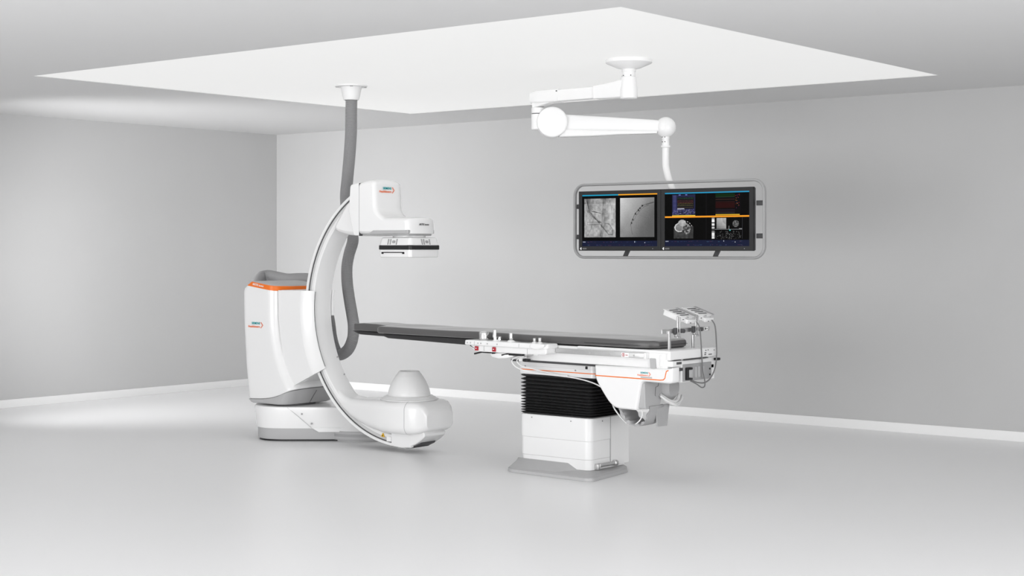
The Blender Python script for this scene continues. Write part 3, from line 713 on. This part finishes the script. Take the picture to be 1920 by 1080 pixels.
# ------------------------------------------------------------------ two terminal boxes on the foot rail
def terminal_box(dy=0):
    t = thing('terminal_box', 'sloping white slotted terminal box on the foot rail, nearer and left of its pair', 'terminal box', (-5.70, 9.03, 1.05), 'slotted terminal boxes on the foot rail')
    tilt = Matrix.Translation((-5.70, 9.02, 1.155)) @ Matrix.Rotation(math.radians(19), 4, 'Y')
    def T(bm):
        bm.transform(tilt); return bm
    bx = part('box_body', T(box(-.075, .068, -.085, .095, -.036, 0, bev=.003)), 'whitem', t)
    part('lid', T(box(-.082, .078, -.092, .10, 0, .005, bev=.002)), 'white', t)
    for k in range(4):
        x = -.055+k*.031
        part('slot_row', T(box(x, x+.010, -.060, .045, .004, .0065)), 'black', t, 'black slot row')
    part('side_strip', T(box(-.082, .078, .064, .094, .004, .009, bev=.002)), 'grey', t, 'grey strip')
    part('front_lip', T(box(.066, .095, -.035, .075, -.040, -.012, bev=.003)), 'white', bx)
    bm = nb()
    for y in (-.06, .0): T(add_box(nb(), 0, 0.001, 0, .001, 0, .001)).free()
    for y, z in ((-.05, -.018), (.01, -.034)): add_box(bm, .0955 if y > 0 else .067, .0975 if y > 0 else .07, y-.008, y+.008, z-.002, z+.002)
    parts('label_mark', T(bm), 'dprint', bx)
    bm = nb()
    for y in (-.02, .075): add_box(bm, .074, .081, y-.012, y+.012, -.004, .006, bev=.001)
    part('hinge', T(bm), 'lgrey', t)
    po = part('post', box(-5.652, -5.642, 8.900, 8.912, 1.0, 1.14, bev=.002), 'steel', t, 'steel post')
    part('post', box(-5.645, -5.637, 8.922, 8.932, 1.005, 1.135, bev=.002), 'steel', t)
    bm = nb(); cyl(bm, (-5.655, 8.945, 1.040), (-5.615, 8.945, 1.040), .014, 16, bev=.003); part('clamp_knob', bm, 'dgrey', t, 'dark clamp knob')
    bm = nb(); add_box(bm, -5.659, -5.640, 8.868, 8.896, 1.018, 1.062, bev=.003); part('clamp_jaw', bm, 'dgrey', t)
    bm = nb(); cyl(bm, (-5.655, 8.885, 1.012), (-5.635, 8.885, 1.012), .012, 14, bev=.002); add_box(bm, -5.66, -5.636, 8.89, 8.935, .992, 1.004, bev=.002)
    part('clamp_foot', bm, 'steel', t)
    return t
tb1 = terminal_box()
tb2 = tb1.copy(); C.objects.link(tb2)
tb2.location = Vector(tb1.location)+Vector((.008, .220, .004))
tb2['label'] = 'sloping white slotted terminal box on the foot rail, farther and right of its pair'
for ch in list(tb1.children):
    c = ch.copy(); C.objects.link(c); c.parent = tb2
    for g in ch.children:
        d = g.copy(); C.objects.link(d); d.parent = c
ORG[0] = Vector(tb1.location)
part('cable', tube([(-5.605, 9.08, 1.10), (-5.59, 9.095, 1.06), (-5.585, 9.105, .98), (-5.58, 9.11, .87), (-5.575, 9.115, .76), (-5.565, 9.125, .69), (-5.565, 9.12, .655), (-5.575, 9.095, .650), (-5.585, 9.05, .675), (-5.595, 8.99, .70)], .0045, 10, 10), 'cable', tb1, 'grey cable', ang=1.2)
ORG[0] = Vector(tb2.location)
part('cable', tube([(-5.60, 9.275, 1.105), (-5.58, 9.285, 1.06), (-5.57, 9.285, .96), (-5.565, 9.28, .85), (-5.565, 9.255, .765), (-5.567, 9.20, .705), (-5.57, 9.13, .680), (-5.58, 9.06, .685), (-5.595, 8.99, .705)], .0045, 10, 10), 'cable', tb2, 'grey cable', ang=1.2)

# ------------------------------------------------------------------ ceiling arm for the monitors
arm = thing('ceiling_support_arm', 'white two-section ceiling arm that carries the monitor frame', 'support arm', (-6.23, 9.18, HC))
HX, HY = -6.23, 9.18
cp_ = part('ceiling_plate', lathe([(.164, HC+.003), (.167, HC-.004), (.167, HC-.022), (.160, HC-.028), (.09, HC-.058), (.052, HC-.068)], HX, HY, 64), 'white', arm, 'round ceiling plate')
bm = nb(); lathe([(.049, HC-.064), (.051, HC-.068), (.051, HC-.084), (.0475, HC-.086), (.0475, HC-.128), (.03, HC-.13)], HX, HY, 40, bm)
nk = part('neck', bm, 'whitem', arm)
bm = nb()
for a in (-.7, -1.9, -2.8):
    x, y = HX+.0475*math.cos(a), HY+.0475*math.sin(a)
    cyl(bm, (x, y, HC-.115), (x+.003*math.cos(a), y+.003*math.sin(a), HC-.115), .004, 8)
parts('screw', bm, 'dgrey', nk)
part('hub', lathe([(.046, 2.828), (.055, 2.824), (.057, 2.80), (.059, 2.765), (.063, 2.74), (.064, 2.70), (.064, 2.692), (.060, 2.675), (.045, 2.672)], HX, HY, 48), 'white', arm)
# upper horizontal beam, a loft along X toward -X
JX, JY = -7.085, 9.235
def beam(bm, secs):
    loft(bm, [rr_section(x, y0, y1, z0, z1, r) for x, y0, y1, z0, z1, r in secs]); return bm
ub = part('upper_arm', beam(nb(), [(-6.23, 9.13, 9.24, 2.682, 2.812, .012), (-6.29, 9.13, 9.24, 2.682, 2.808, .012), (-6.40, 9.14, 9.235, 2.684, 2.792, .01), (-6.52, 9.145, 9.237, 2.687, 2.780, .008)]), 'white', arm)
part('middle_section', beam(nb(), [(-6.515, 9.153, 9.235, 2.692, 2.775, .006), (-6.86, 9.167, 9.255, 2.692, 2.775, .006)]), 'whitem', ub)
part('end_section', beam(nb(), [(-6.855, 9.16, 9.262, 2.690, 2.782, .01), (-7.05, 9.165, 9.275, 2.69, 2.782, .012), (-7.13, 9.18, 9.29, 2.69, 2.780, .025)]), 'white', ub)
part('arm_underside', beam(nb(), [(-6.95, 9.18, 9.25, 2.685, 2.70, .003), (-7.11, 9.185, 9.285, 2.655, 2.70, .01)]), 'whitem', ub)
parts('screw', box(-6.868, -6.856, 9.158, 9.166, 2.762, 2.770), 'dgrey', ub)
jt = part('elbow_joint', lathe([(.046, 2.66), (.050, 2.655), (.050, 2.618), (.046, 2.616), (.046, 2.612), (.052, 2.610), (.052, 2.50), (.048, 2.494), (.03, 2.492)], JX-.005, JY, 40), 'white', arm)
part('joint_gap', lathe([(.0475, 2.618), (.0475, 2.611)], JX-.005, JY, 40), 'dgrey', jt, 'dark joint line')
# lower spring arm, running square to the view of its round cap
dvec = Vector((.76, .65, 0)).normalized()
nvec = Vector((dvec.y, -dvec.x, 0))          # faces the room
S = Vector((-7.015, 9.305, 2.548)); E = Vector((-6.36, 9.865, 2.515))
L_ = (E-S).length; ax = (E-S).normalized()
upv = nvec.cross(ax)*-1
if upv.z < 0: upv = -upv
def sec(t, hw, h0, h1, r=.02, n=5):
    o = S+ax*t; pts = []
    for (cn, cz, a0) in ((hw-r, h1-r, 0), (-hw+r, h1-r, PI/2), (-hw+r, h0+r, PI), (hw-r, h0+r, 1.5*PI)):
        for k in range(n+1):
            a = a0+k/n*PI/2
            pts.append(o+nvec*(cn+r*math.cos(a))+upv*(cz+r*math.sin(a)))
    return pts
sa = part('spring_arm', loft(nb(), [sec(.0, .05, -.05, .055), sec(.1, .052, -.060, .062), sec(.14, .05, -.055, .062), sec(L_*.5, .045, -.047, .058), sec(L_*.88, .042, -.042, .052), sec(L_, .04, -.035, .045)]), 'white', arm)
part('arm_lower_cover', loft(nb(), [sec(.06, .056, -.108, -.045, .012), sec(.3, .050, -.092, -.045, .01), sec(L_*.6, .046, -.070, -.04, .008), sec(L_*.92, .040, -.050, -.034, .004)]), 'whitem', sa)
bm = nb(); p = S; cyl(bm, p-nvec*.07, p+nvec*.085, .115, 56, bev=.012)
part('round_cap', bm, 'white', arm, 'large round end cap')
bm = nb(); cyl(bm, S+Vector((-.075, -.05, .0)), S, .045, 24); part('elbow_link', bm, 'white', jt)
bm = nb(); bmesh.ops.create_uvsphere(bm, u_segments=40, v_segments=24, radius=.078, matrix=Matrix.Translation(E) @ nvec.to_track_quat('Z', 'Y').to_matrix().to_4x4() @ Matrix.Diagonal((1, 1, .95, 1)))
part('ball_knuckle', bm, 'white', arm, 'white ball end')
bm = nb(); lathe([(.030, 2.46), (.030, 2.425), (.028, 2.424), (.028, 2.38), (.036, 2.378), (.037, 2.366), (.030, 2.36)], E.x, E.y, 32, bm)
sw = part('swivel', bm, 'white', arm)
bm = nb()
for a in (-1.2, -2.0): 
    for z in (2.405, 2.44): cyl(bm, (E.x+.027*math.cos(a), E.y+.027*math.sin(a), z), (E.x+.0315*math.cos(a), E.y+.0315*math.sin(a), z), .004, 8)
parts('screw', bm, 'dgrey', sw)
part('drop_tube', tube([(E.x, E.y, 2.37), (E.x, E.y, 2.26), (E.x+.008, E.y-.004, 2.20), (E.x+.042, E.y-.02, 2.12), (E.x+.09, E.y-.045, 2.04), (E.x+.12, E.y-.06, 1.96), (E.x+.13, E.y-.065, 1.80)], .027, 10, 24), 'white', arm, 'curved white tube', ang=1.2)

# ------------------------------------------------------------------ monitor carrier frame
MY = 9.70
FX0, FX1, FZ0, FZ1 = -7.086, -5.424, 1.532, 2.090
frm = thing('monitor_carrier', 'grey rounded tube frame hanging from the ceiling arm around two screens', 'monitor carrier', (-6.26, MY, 1.81))
loop = [Vector((x, MY, z)) for x, z in rr_outline(FX0, FX1, FZ0, FZ1, .085, 10)]
ft = part('tube_loop', sweep(nb(), loop, .0105, 14, closed=True, scale=(1, 1.75)), 'tube', frm, ang=1.2)
for z in (1.690, 1.925):
    part('side_bracket', box(FX0+.005, -7.0305, MY+.015, MY+.03, z-.018, z+.018, bev=.003), 'dgrey', frm, 'dark bracket')
    part('side_bracket', box(-5.4995, FX1-.005, MY+.015, MY+.03, z-.018, z+.018, bev=.003), 'dgrey', frm, 'dark bracket')
for x in (-6.63, -5.84):
    part('lower_strut', loft(nb(), [[(x-.02+.0, MY+.01, FZ0), (x+.015, MY+.01, FZ0), (x+.015, MY+.025, FZ0), (x-.02, MY+.025, FZ0)], [(x+.005, MY+.04, 1.62), (x+.045, MY+.04, 1.62), (x+.045, MY+.055, 1.62), (x+.005, MY+.055, 1.62)]]), 'dgrey', frm, 'dark strut')
part('back_beam', box(-6.99, -5.54, MY+.04, MY+.06, 1.78, 1.86, bev=.004), 'dgrey', frm)
part('arm_mount', box(-6.34, -6.18, MY+.055, MY+.105, 1.74, 1.90, bev=.006), 'dgrey', frm)

# ------------------------------------------------------------------ monitors
def hexc(*c): return np.array(s2l([v/255 for v in c]))
def fill(I, u0, u1, v0, v1, c):
    h, w = I.shape[:2]
    I[int(round(v0*h)):max(int(round(v0*h))+1, int(round(v1*h))), int(round(u0*w)):max(int(round(u0*w))+1, int(round(u1*w)))] = c
rng = np.random.default_rng(3)
def smooth_noise(h, w, cells):
    g = rng.random((cells+2, cells+2))
    yy = np.linspace(0, cells, h); xx = np.linspace(0, cells, w)
    y0 = yy.astype(int); x0 = xx.astype(int); fy = (yy-y0)[:, None]; fx = (xx-x0)[None, :]
    fy = fy*fy*(3-2*fy); fx = fx*fx*(3-2*fx)
    return (g[y0][:, x0]*(1-fy)+g[y0+1][:, x0]*fy)*(1-fx)+(g[y0][:, x0+1]*(1-fy)+g[y0+1][:, x0+1]*fy)*fx
def stroke(A, pts, wd, dv):
    """darken or lighten a grey image along a polyline (uv, v down)"""
    h, w = A.shape
    yy, xx = np.mgrid[0:h, 0:w]; U = (xx+.5)/w; V = (yy+.5)/h
    D = np.full((h, w), 9.)
    for (a, b), (c, d) in zip(pts, pts[1:]):
        L2 = (c-a)**2+(d-b)**2+1e-9
        t = np.clip(((U-a)*(c-a)+(V-b)*(d-b))/L2, 0, 1)
        D = np.minimum(D, np.hypot(U-a-t*(c-a), V-b-t*(d-b)))
    A += dv*np.clip(1.4-D/wd, 0, 1)
def grey(A):
    A = np.clip(A, 0, 1)
    L = np.where(A <= .04045, A/12.92, ((A+.055)/1.055)**2.4)
    return np.stack([L, L, L], -1)
def nav(I, v0, v1):
    h, w = I.shape[:2]
    fill(I, 0, 1, v0, v1, hexc(22, 27, 52))
    for k in range(40):
        u = rng.random()*.95; v = v0+(v1-v0)*(.15+.55*rng.integers(0, 2)+.1*rng.random())
        col = [hexc(44, 50, 86), hexc(66, 44, 66), hexc(40, 62, 84)][rng.integers(0, 3)]
        fill(I, u, u+.008+.022*rng.random(), v, v+.009, col)
    fill(I, .008, .045, v0+.015, v0+.03, hexc(150, 155, 170)); fill(I, .83, .84, v0+.03, v0+.045, hexc(190, 195, 205)); fill(I, .70, .708, v0+.01, v0+.035, hexc(170, 175, 190))
def put(I, u0, u1, v0, v1, img):
    h, w = I.shape[:2]
    r0, r1, c0, c1 = int(v0*h), int(v1*h), int(u0*w), int(u1*w)
    H, Wd = img.shape[:2]
    ri = np.linspace(0, H-1, r1-r0).astype(int); ci = np.linspace(0, Wd-1, c1-c0).astype(int)
    I[r0:r1, c0:c1] = img[ri][:, ci]
SW, SHH = 250, 132
def screen_left():
    I = np.zeros((SHH, SW, 3))+.0004
    n = 110
    A = .60+.16*(smooth_noise(n, n, 6)-.5)+.18*(smooth_noise(n, n, 18)-.5)+.10*(rng.random((n, n))-.5)
    V, U = np.mgrid[0:n, 0:n]/n
    A += .10*U*(1-V)-.08*(V < .12)
    for o in (0, .035, .075): stroke(A, [(.60+o*.9, 0), (.585+o, .35), (.55+o, .75), (.50+o*.8, 1)], .010, -.16)
    for o in (0, .03, .06, .10):
        stroke(A, [(.08+o*.5, .0), (.09+o, .15), (.2+o, .32), (.48+o*.6, .36+o*.3)], .007, -.17)
        stroke(A, [(.07+o, .30), (.22+o, .45), (.5+o*.5, .62)], .007, -.15)
    stroke(A, [(.08, .05), (.16, .33), (.36, .52), (.6, .75), (.78, .93), (.9, .93), (.9, .80), (.8, .66), (.66, .63)], .012, -.22)
    stroke(A, [(.10, .60), (.55, .60)], .008, -.15); stroke(A, [(.10, .67), (.5, .665)], .008, -.15); stroke(A, [(.10, .60), (.10, .67)], .01, -.15)
    stroke(A, [(.80, .05), (.85, .2), (.88, .4)], .01, -.10); stroke(A, [(.30, .5), (.2, .8), (.1, .95)], .012, -.07)
    put(I, .03, .455, .08, .83, grey(A))
    V, U = np.mgrid[0:n, 0:n]/n
    B = .80-.33*U-.30*V+.22*U*V+.05*(smooth_noise(n, n, 5)-.5)+.05*(rng.random((n, n))-.5)
    B -= .12*np.clip(1-np.hypot(U-1.05, V-.75)/.75, 0, 1)
    B = np.clip(B, .36, 1)
    cur = [(.98, .12), (.80, .155), (.65, .20), (.53, .30), (.42, .43), (.36, .56), (.31, .68), (.33, .80), (.36, .93)]
    stroke(B, cur[:7], .010, -.20); stroke(B, cur[6:], .007, -.12)
    stroke(B, [(a+.04, b+.03) for a, b in cur[1:6]], .006, -.14)
    for a, b in ((.64, .195), (.57, .26), (.53, .31), (.45, .40), (.37, .545), (.33, .63)): stroke(B, [(a, b), (a+.01, b+.012)], .018, -.35)
    put(I, .515, .96, .08, .83, grey(B))
    fill(I, 0, .487, 0, .022, hexc(33, 150, 185)); fill(I, .487, 1, 0, .022, hexc(236, 160, 40))
    nav(I, .895, 1)
    return I
def screen_right():
    I = np.zeros((SHH, SW, 3))+.0004
    def q(u): return u
    # upper left: tracing panel
    fill(I, .09, .37, .035, .42, hexc(32, 34, 62))
    fill(I, .15, .35, .09, .30, hexc(22, 20, 24))
    for v, c in ((.10, (30, 66, 42)), (.14, (62, 34, 34)), (.17, (80, 40, 40)), (.20, (76, 62, 36)), (.235, (70, 68, 46)), (.27, (56, 48, 42))):
        for k in range(60): fill(I, .15+k*.0032, .153+k*.0032, v+.006*rng.random(), v+.012+.006*rng.random(), hexc(*c))
    for k in range(150):
        u = .09+.27*rng.random(); v = .31+.10*rng.random(); fill(I, u, u+.008, v, v+.01, hexc(*[int(60+60*rng.random())]*2, 130))
    for k in range(25): fill(I, .10, .14, .05+k*.014, .056+k*.014, hexc(70, 72, 120))
    fill(I, .15, .235, .295, .31, hexc(190, 192, 210)); fill(I, .17, .19, .035, .05, hexc(120, 125, 200)); fill(I, .25, .27, .04, .055, hexc(120, 125, 200))
    fill(I, .09, .37, .425, .44, hexc(235, 200, 70))
    # upper right: colour traces
    fill(I, .61, .90, .03, .42, hexc(6, 4, 6)); fill(I, .61, .83, .04, .10, hexc(8, 36, 12)); fill(I, .61, .83, .20, .30, hexc(36, 6, 6))
    for v, c in ((.10, (44, 52, 44)), (.14, (50, 30, 26)), (.18, (50, 22, 22)), (.33, (44, 36, 52)), (.36, (50, 30, 44)), (.39, (42, 40, 44))): fill(I, .61, .83, v, v+.008, hexc(*c))
    for k in range(22):
        c = [(150, 36, 26), (96, 34, 90), (150, 96, 34), (50, 44, 90)][rng.integers(0, 4)]
        u = .835+.05*rng.random(); v = .05+.26*rng.random(); fill(I, u, u+.007, v, v+.009, hexc(*c))
    fill(I, .61, .89, .42, .432, hexc(225, 180, 50))
    # lower left: heart slice
    n = 90; V, U = np.mgrid[0:n, 0:n]/n
    T = smooth_noise(n, n, 9)
    A = np.where((V > .22+.25*np.abs(U-.5)), .17+.10*T, .0)
    d = np.hypot((U-.28), (V-.40)*1.0); A = np.where(d < .22, .42+.12*T, A); A = np.where((d > .20) & (d < .25) & (U < .45), .78, A)
    d = np.hypot(U-.62, (V-.48)*.75); A = np.where(d < .23, .34+.6*(smooth_noise(n, n, 14)-.4), A)
    d = np.hypot((U-.42)*.8, V-.15); A = np.where(d < .16, .55+.2*T, A)
    A = np.where(np.abs(np.hypot(U-.45, V-.55)-.52) < .012, np.where((np.sin(np.arctan2(V-.55, U-.45)*22) > 0) & (V < .4) & (U > .45), .8, A), A)
    put(I, .11, .345, .51, .86, grey(A))
    # lower right
    for k in range(22): fill(I, .565, .595, .475+k*.0178, .475+(k+1)*.0178, hexc(*[int(v) for v in [rng.choice([60, 150, 200, 225, 235])]*3]))
    n = 60; V, U = np.mgrid[0:n, 0:n]/n
    put(I, .62, .735, .49, .685, grey(.62-.22*V+.15*U-.35*(np.hypot(U-1.1, V-.1) < .5)*.3+.05*smooth_noise(n, n, 6)))
    Bn = smooth_noise(n, n, 8); d = np.hypot(U-.5, (V-.5))
    put(I, .80, .885, .52, .66, grey(np.where(d < .45, .16+.3*Bn, .02)))
    fill(I, .60, .92, .69, .70, hexc(120, 122, 125)); fill(I, .77, .785, .70, .72, hexc(80, 170, 170))
    for k in range(170):
        u = .60+.31*rng.random(); v = .80+.06*rng.normal(); 
        if .72 < v < .87: fill(I, u, u+.006, v, v+.012, hexc(*[int(30+70*rng.random())]*3))
    fill(I, .915, .918, .48, .86, hexc(50, 50, 55)); fill(I, .497, .499, .03, .87, hexc(28, 28, 30)); fill(I, .76, .768, .63, .69, hexc(120, 120, 122)); fill(I, .88, .915, .672, .69, hexc(120, 120, 122))
    fill(I, 0, 1, 0, .024, hexc(40, 140, 180)); fill(I, 0, 1, .44, .466, hexc(233, 150, 40))
    nav(I, .885, 1)
    return I
def screen_mesh(I, x0, x1, z0, z1, y, parent):
    h, w = I.shape[:2]
    vs = []; fs = []; cols = np.zeros((h*w*4, 4), np.float32)
    me = bpy.data.meshes.new('screen')
    X = np.linspace(x0, x1, w+1)-ORG[0].x; Z = np.linspace(z1, z0, h+1)-ORG[0].z
    vs = [(x, y-ORG[0].y, z) for z in Z for x in X]
    for r in range(h):
        for c in range(w):
            a = r*(w+1)+c; fs.append((a, a+w+1, a+w+2, a+1))
    me.from_pydata(vs, [], fs)
    at = me.color_attributes.new('img', 'FLOAT_COLOR', 'CORNER')
    flat = np.ones((h*w, 4, 4), np.float32); flat[:, :, :3] = I.reshape(-1, 1, 3)
    at.data.foreach_set('color', flat.ravel())
    me.materials.append(M['screen'])
    o = bpy.data.objects.new('screen', me); C.objects.link(o); o.parent = parent
    o['label'] = 'lit screen'
    return o
def monitor(x0, x1, label, I, group):
    z0, z1 = 1.583, 2.040
    t = thing('monitor', label, 'monitor', ((x0+x1)/2, MY, 1.80), group)
    w = x1-x0; h = z1-z0
    sx0, sx1, sz0, sz1 = x0+.042*w, x1-.040*w, z0+.075*h, z1-.062*h
    bm = nb()
    for a, b, c, d in ((x0, sx0, z0, z1), (sx1, x1, z0, z1), (sx0, sx1, z0, sz0), (sx0, sx1, sz1, z1)): add_box(bm, a, b, MY-.028, MY-.004, c, d)
    part('bezel', bm, 'bezel', t)
    part('housing', box(x0+.004, x1-.004, MY-.006, MY+.020, z0+.004, z1-.004, bev=.004), 'dgrey', t)
    screen_mesh(I, sx0, sx1, sz0, sz1, MY-.0245, t)
    lx, lz = x0+.030*w, z0+.036*h
    s = .011
    bm = nb(); Q = [(lx-s, lz), (lx, lz-s), (lx+s*.5, lz-s*.45), (lx+s*.1, lz), (lx+s*.5, lz+s*.45), (lx, lz+s)]
    prism(Q, [(MY-.0295, 0), (MY-.027, 0)], 'y', bm)
    part('logo_mark', bm, 'wprint', t, 'small white diamond mark')
    part('lettering', text_bm('EIZO', .014, (lx+.014, MY-.0285, lz-.005), (1, 0, 0), (0, 0, 1), space=1.25), 'lgrey', t, 'small maker lettering', fin=False)
    bm = nb(); cyl(bm, (x1-.07, MY-.029, lz), (x1-.07, MY-.0275, lz), .0025, 8); part('power_light', bm, 'lgrey', t)
    return t
M['bezel'] = mat('dark_grey_bezel', (.026, .026, .027), .5, spec=.25, noise=.02)
monitor(-7.030, -6.280, 'left dark-framed monitor showing two grey X-ray images', screen_left(), 'pair of monitors in the tube frame')
monitor(-6.277, -5.500, 'right dark-framed monitor with four panes, colour traces and a heart scan', screen_right(), 'pair of monitors in the tube frame')

# ------------------------------------------------------------------ lights
def area(name, loc, target, sx, sy, power, col=(1, 1, 1), spread=180):
    l = bpy.data.lights.new(name, 'AREA'); l.shape = 'RECTANGLE'; l.size = sx; l.size_y = sy; l.energy = power; l.color = col; l.spread = math.radians(spread)
    o = bpy.data.objects.new(name, l); C.objects.link(o); o.location = loc
    o.rotation_euler = (Vector(target)-Vector(loc)).to_track_quat('-Z', 'Y').to_euler()
    return o
area('side_softbox_light', (-12.4, 7.4, 1.45), (-11.9, 12.6, 1.5), 1.0, 1.6, 44, spread=100)  # unseen softbox left of frame, not a window; lights the corner
area('left_overhead_fill', (-12.2, 5.0, 2.9), (-12.0, 8.0, 0), 1.5, 1.5, 14)  # unseen overhead fill added at the left, no fitting there
area('front_fill_light', (-5.5, -1.6, 1.05), (-9.5, 9.5, 1.2), 6.0, 1.7, 320)  # added fill out of frame, no window; brightens front faces and walls
area('right_fill_light', (2.5, 5.0, 1.1), (-8.0, 7.8, .4), 4.0, 1.6, 165)  # fill added from the right for end faces and floor, not a window
area('room_overhead_fill', (-2.0, 5.5, 2.9), (-5.0, 8.8, 0), 4.0, 2.0, 40)  # extra overhead fill added out of view to lift the floor

w = bpy.data.worlds.new('World'); sc.world = w; w.use_nodes = True
bg = w.node_tree.nodes['Background']; bg.inputs['Color'].default_value = (1, 1, 1, 1); bg.inputs['Strength'].default_value = .8

# ------------------------------------------------------------------ camera
cam = bpy.data.cameras.new('Camera'); co = bpy.data.objects.new('Camera', cam); C.objects.link(co)
cam.sensor_width = 36; cam.lens = 2900/1920*36; cam.shift_y = -(540-466)/1920
co.location = (0, 0, 1.6); co.rotation_euler = (PI/2, 0, math.atan2(.6223, .7828))
cam.clip_end = 100
sc.camera = co
sc.view_settings.view_transform = 'Standard'; sc.view_settings.look = 'None'
sc.view_settings.exposure = .12; sc.view_settings.gamma = 1; sc.view_settings.use_curve_mapping = False
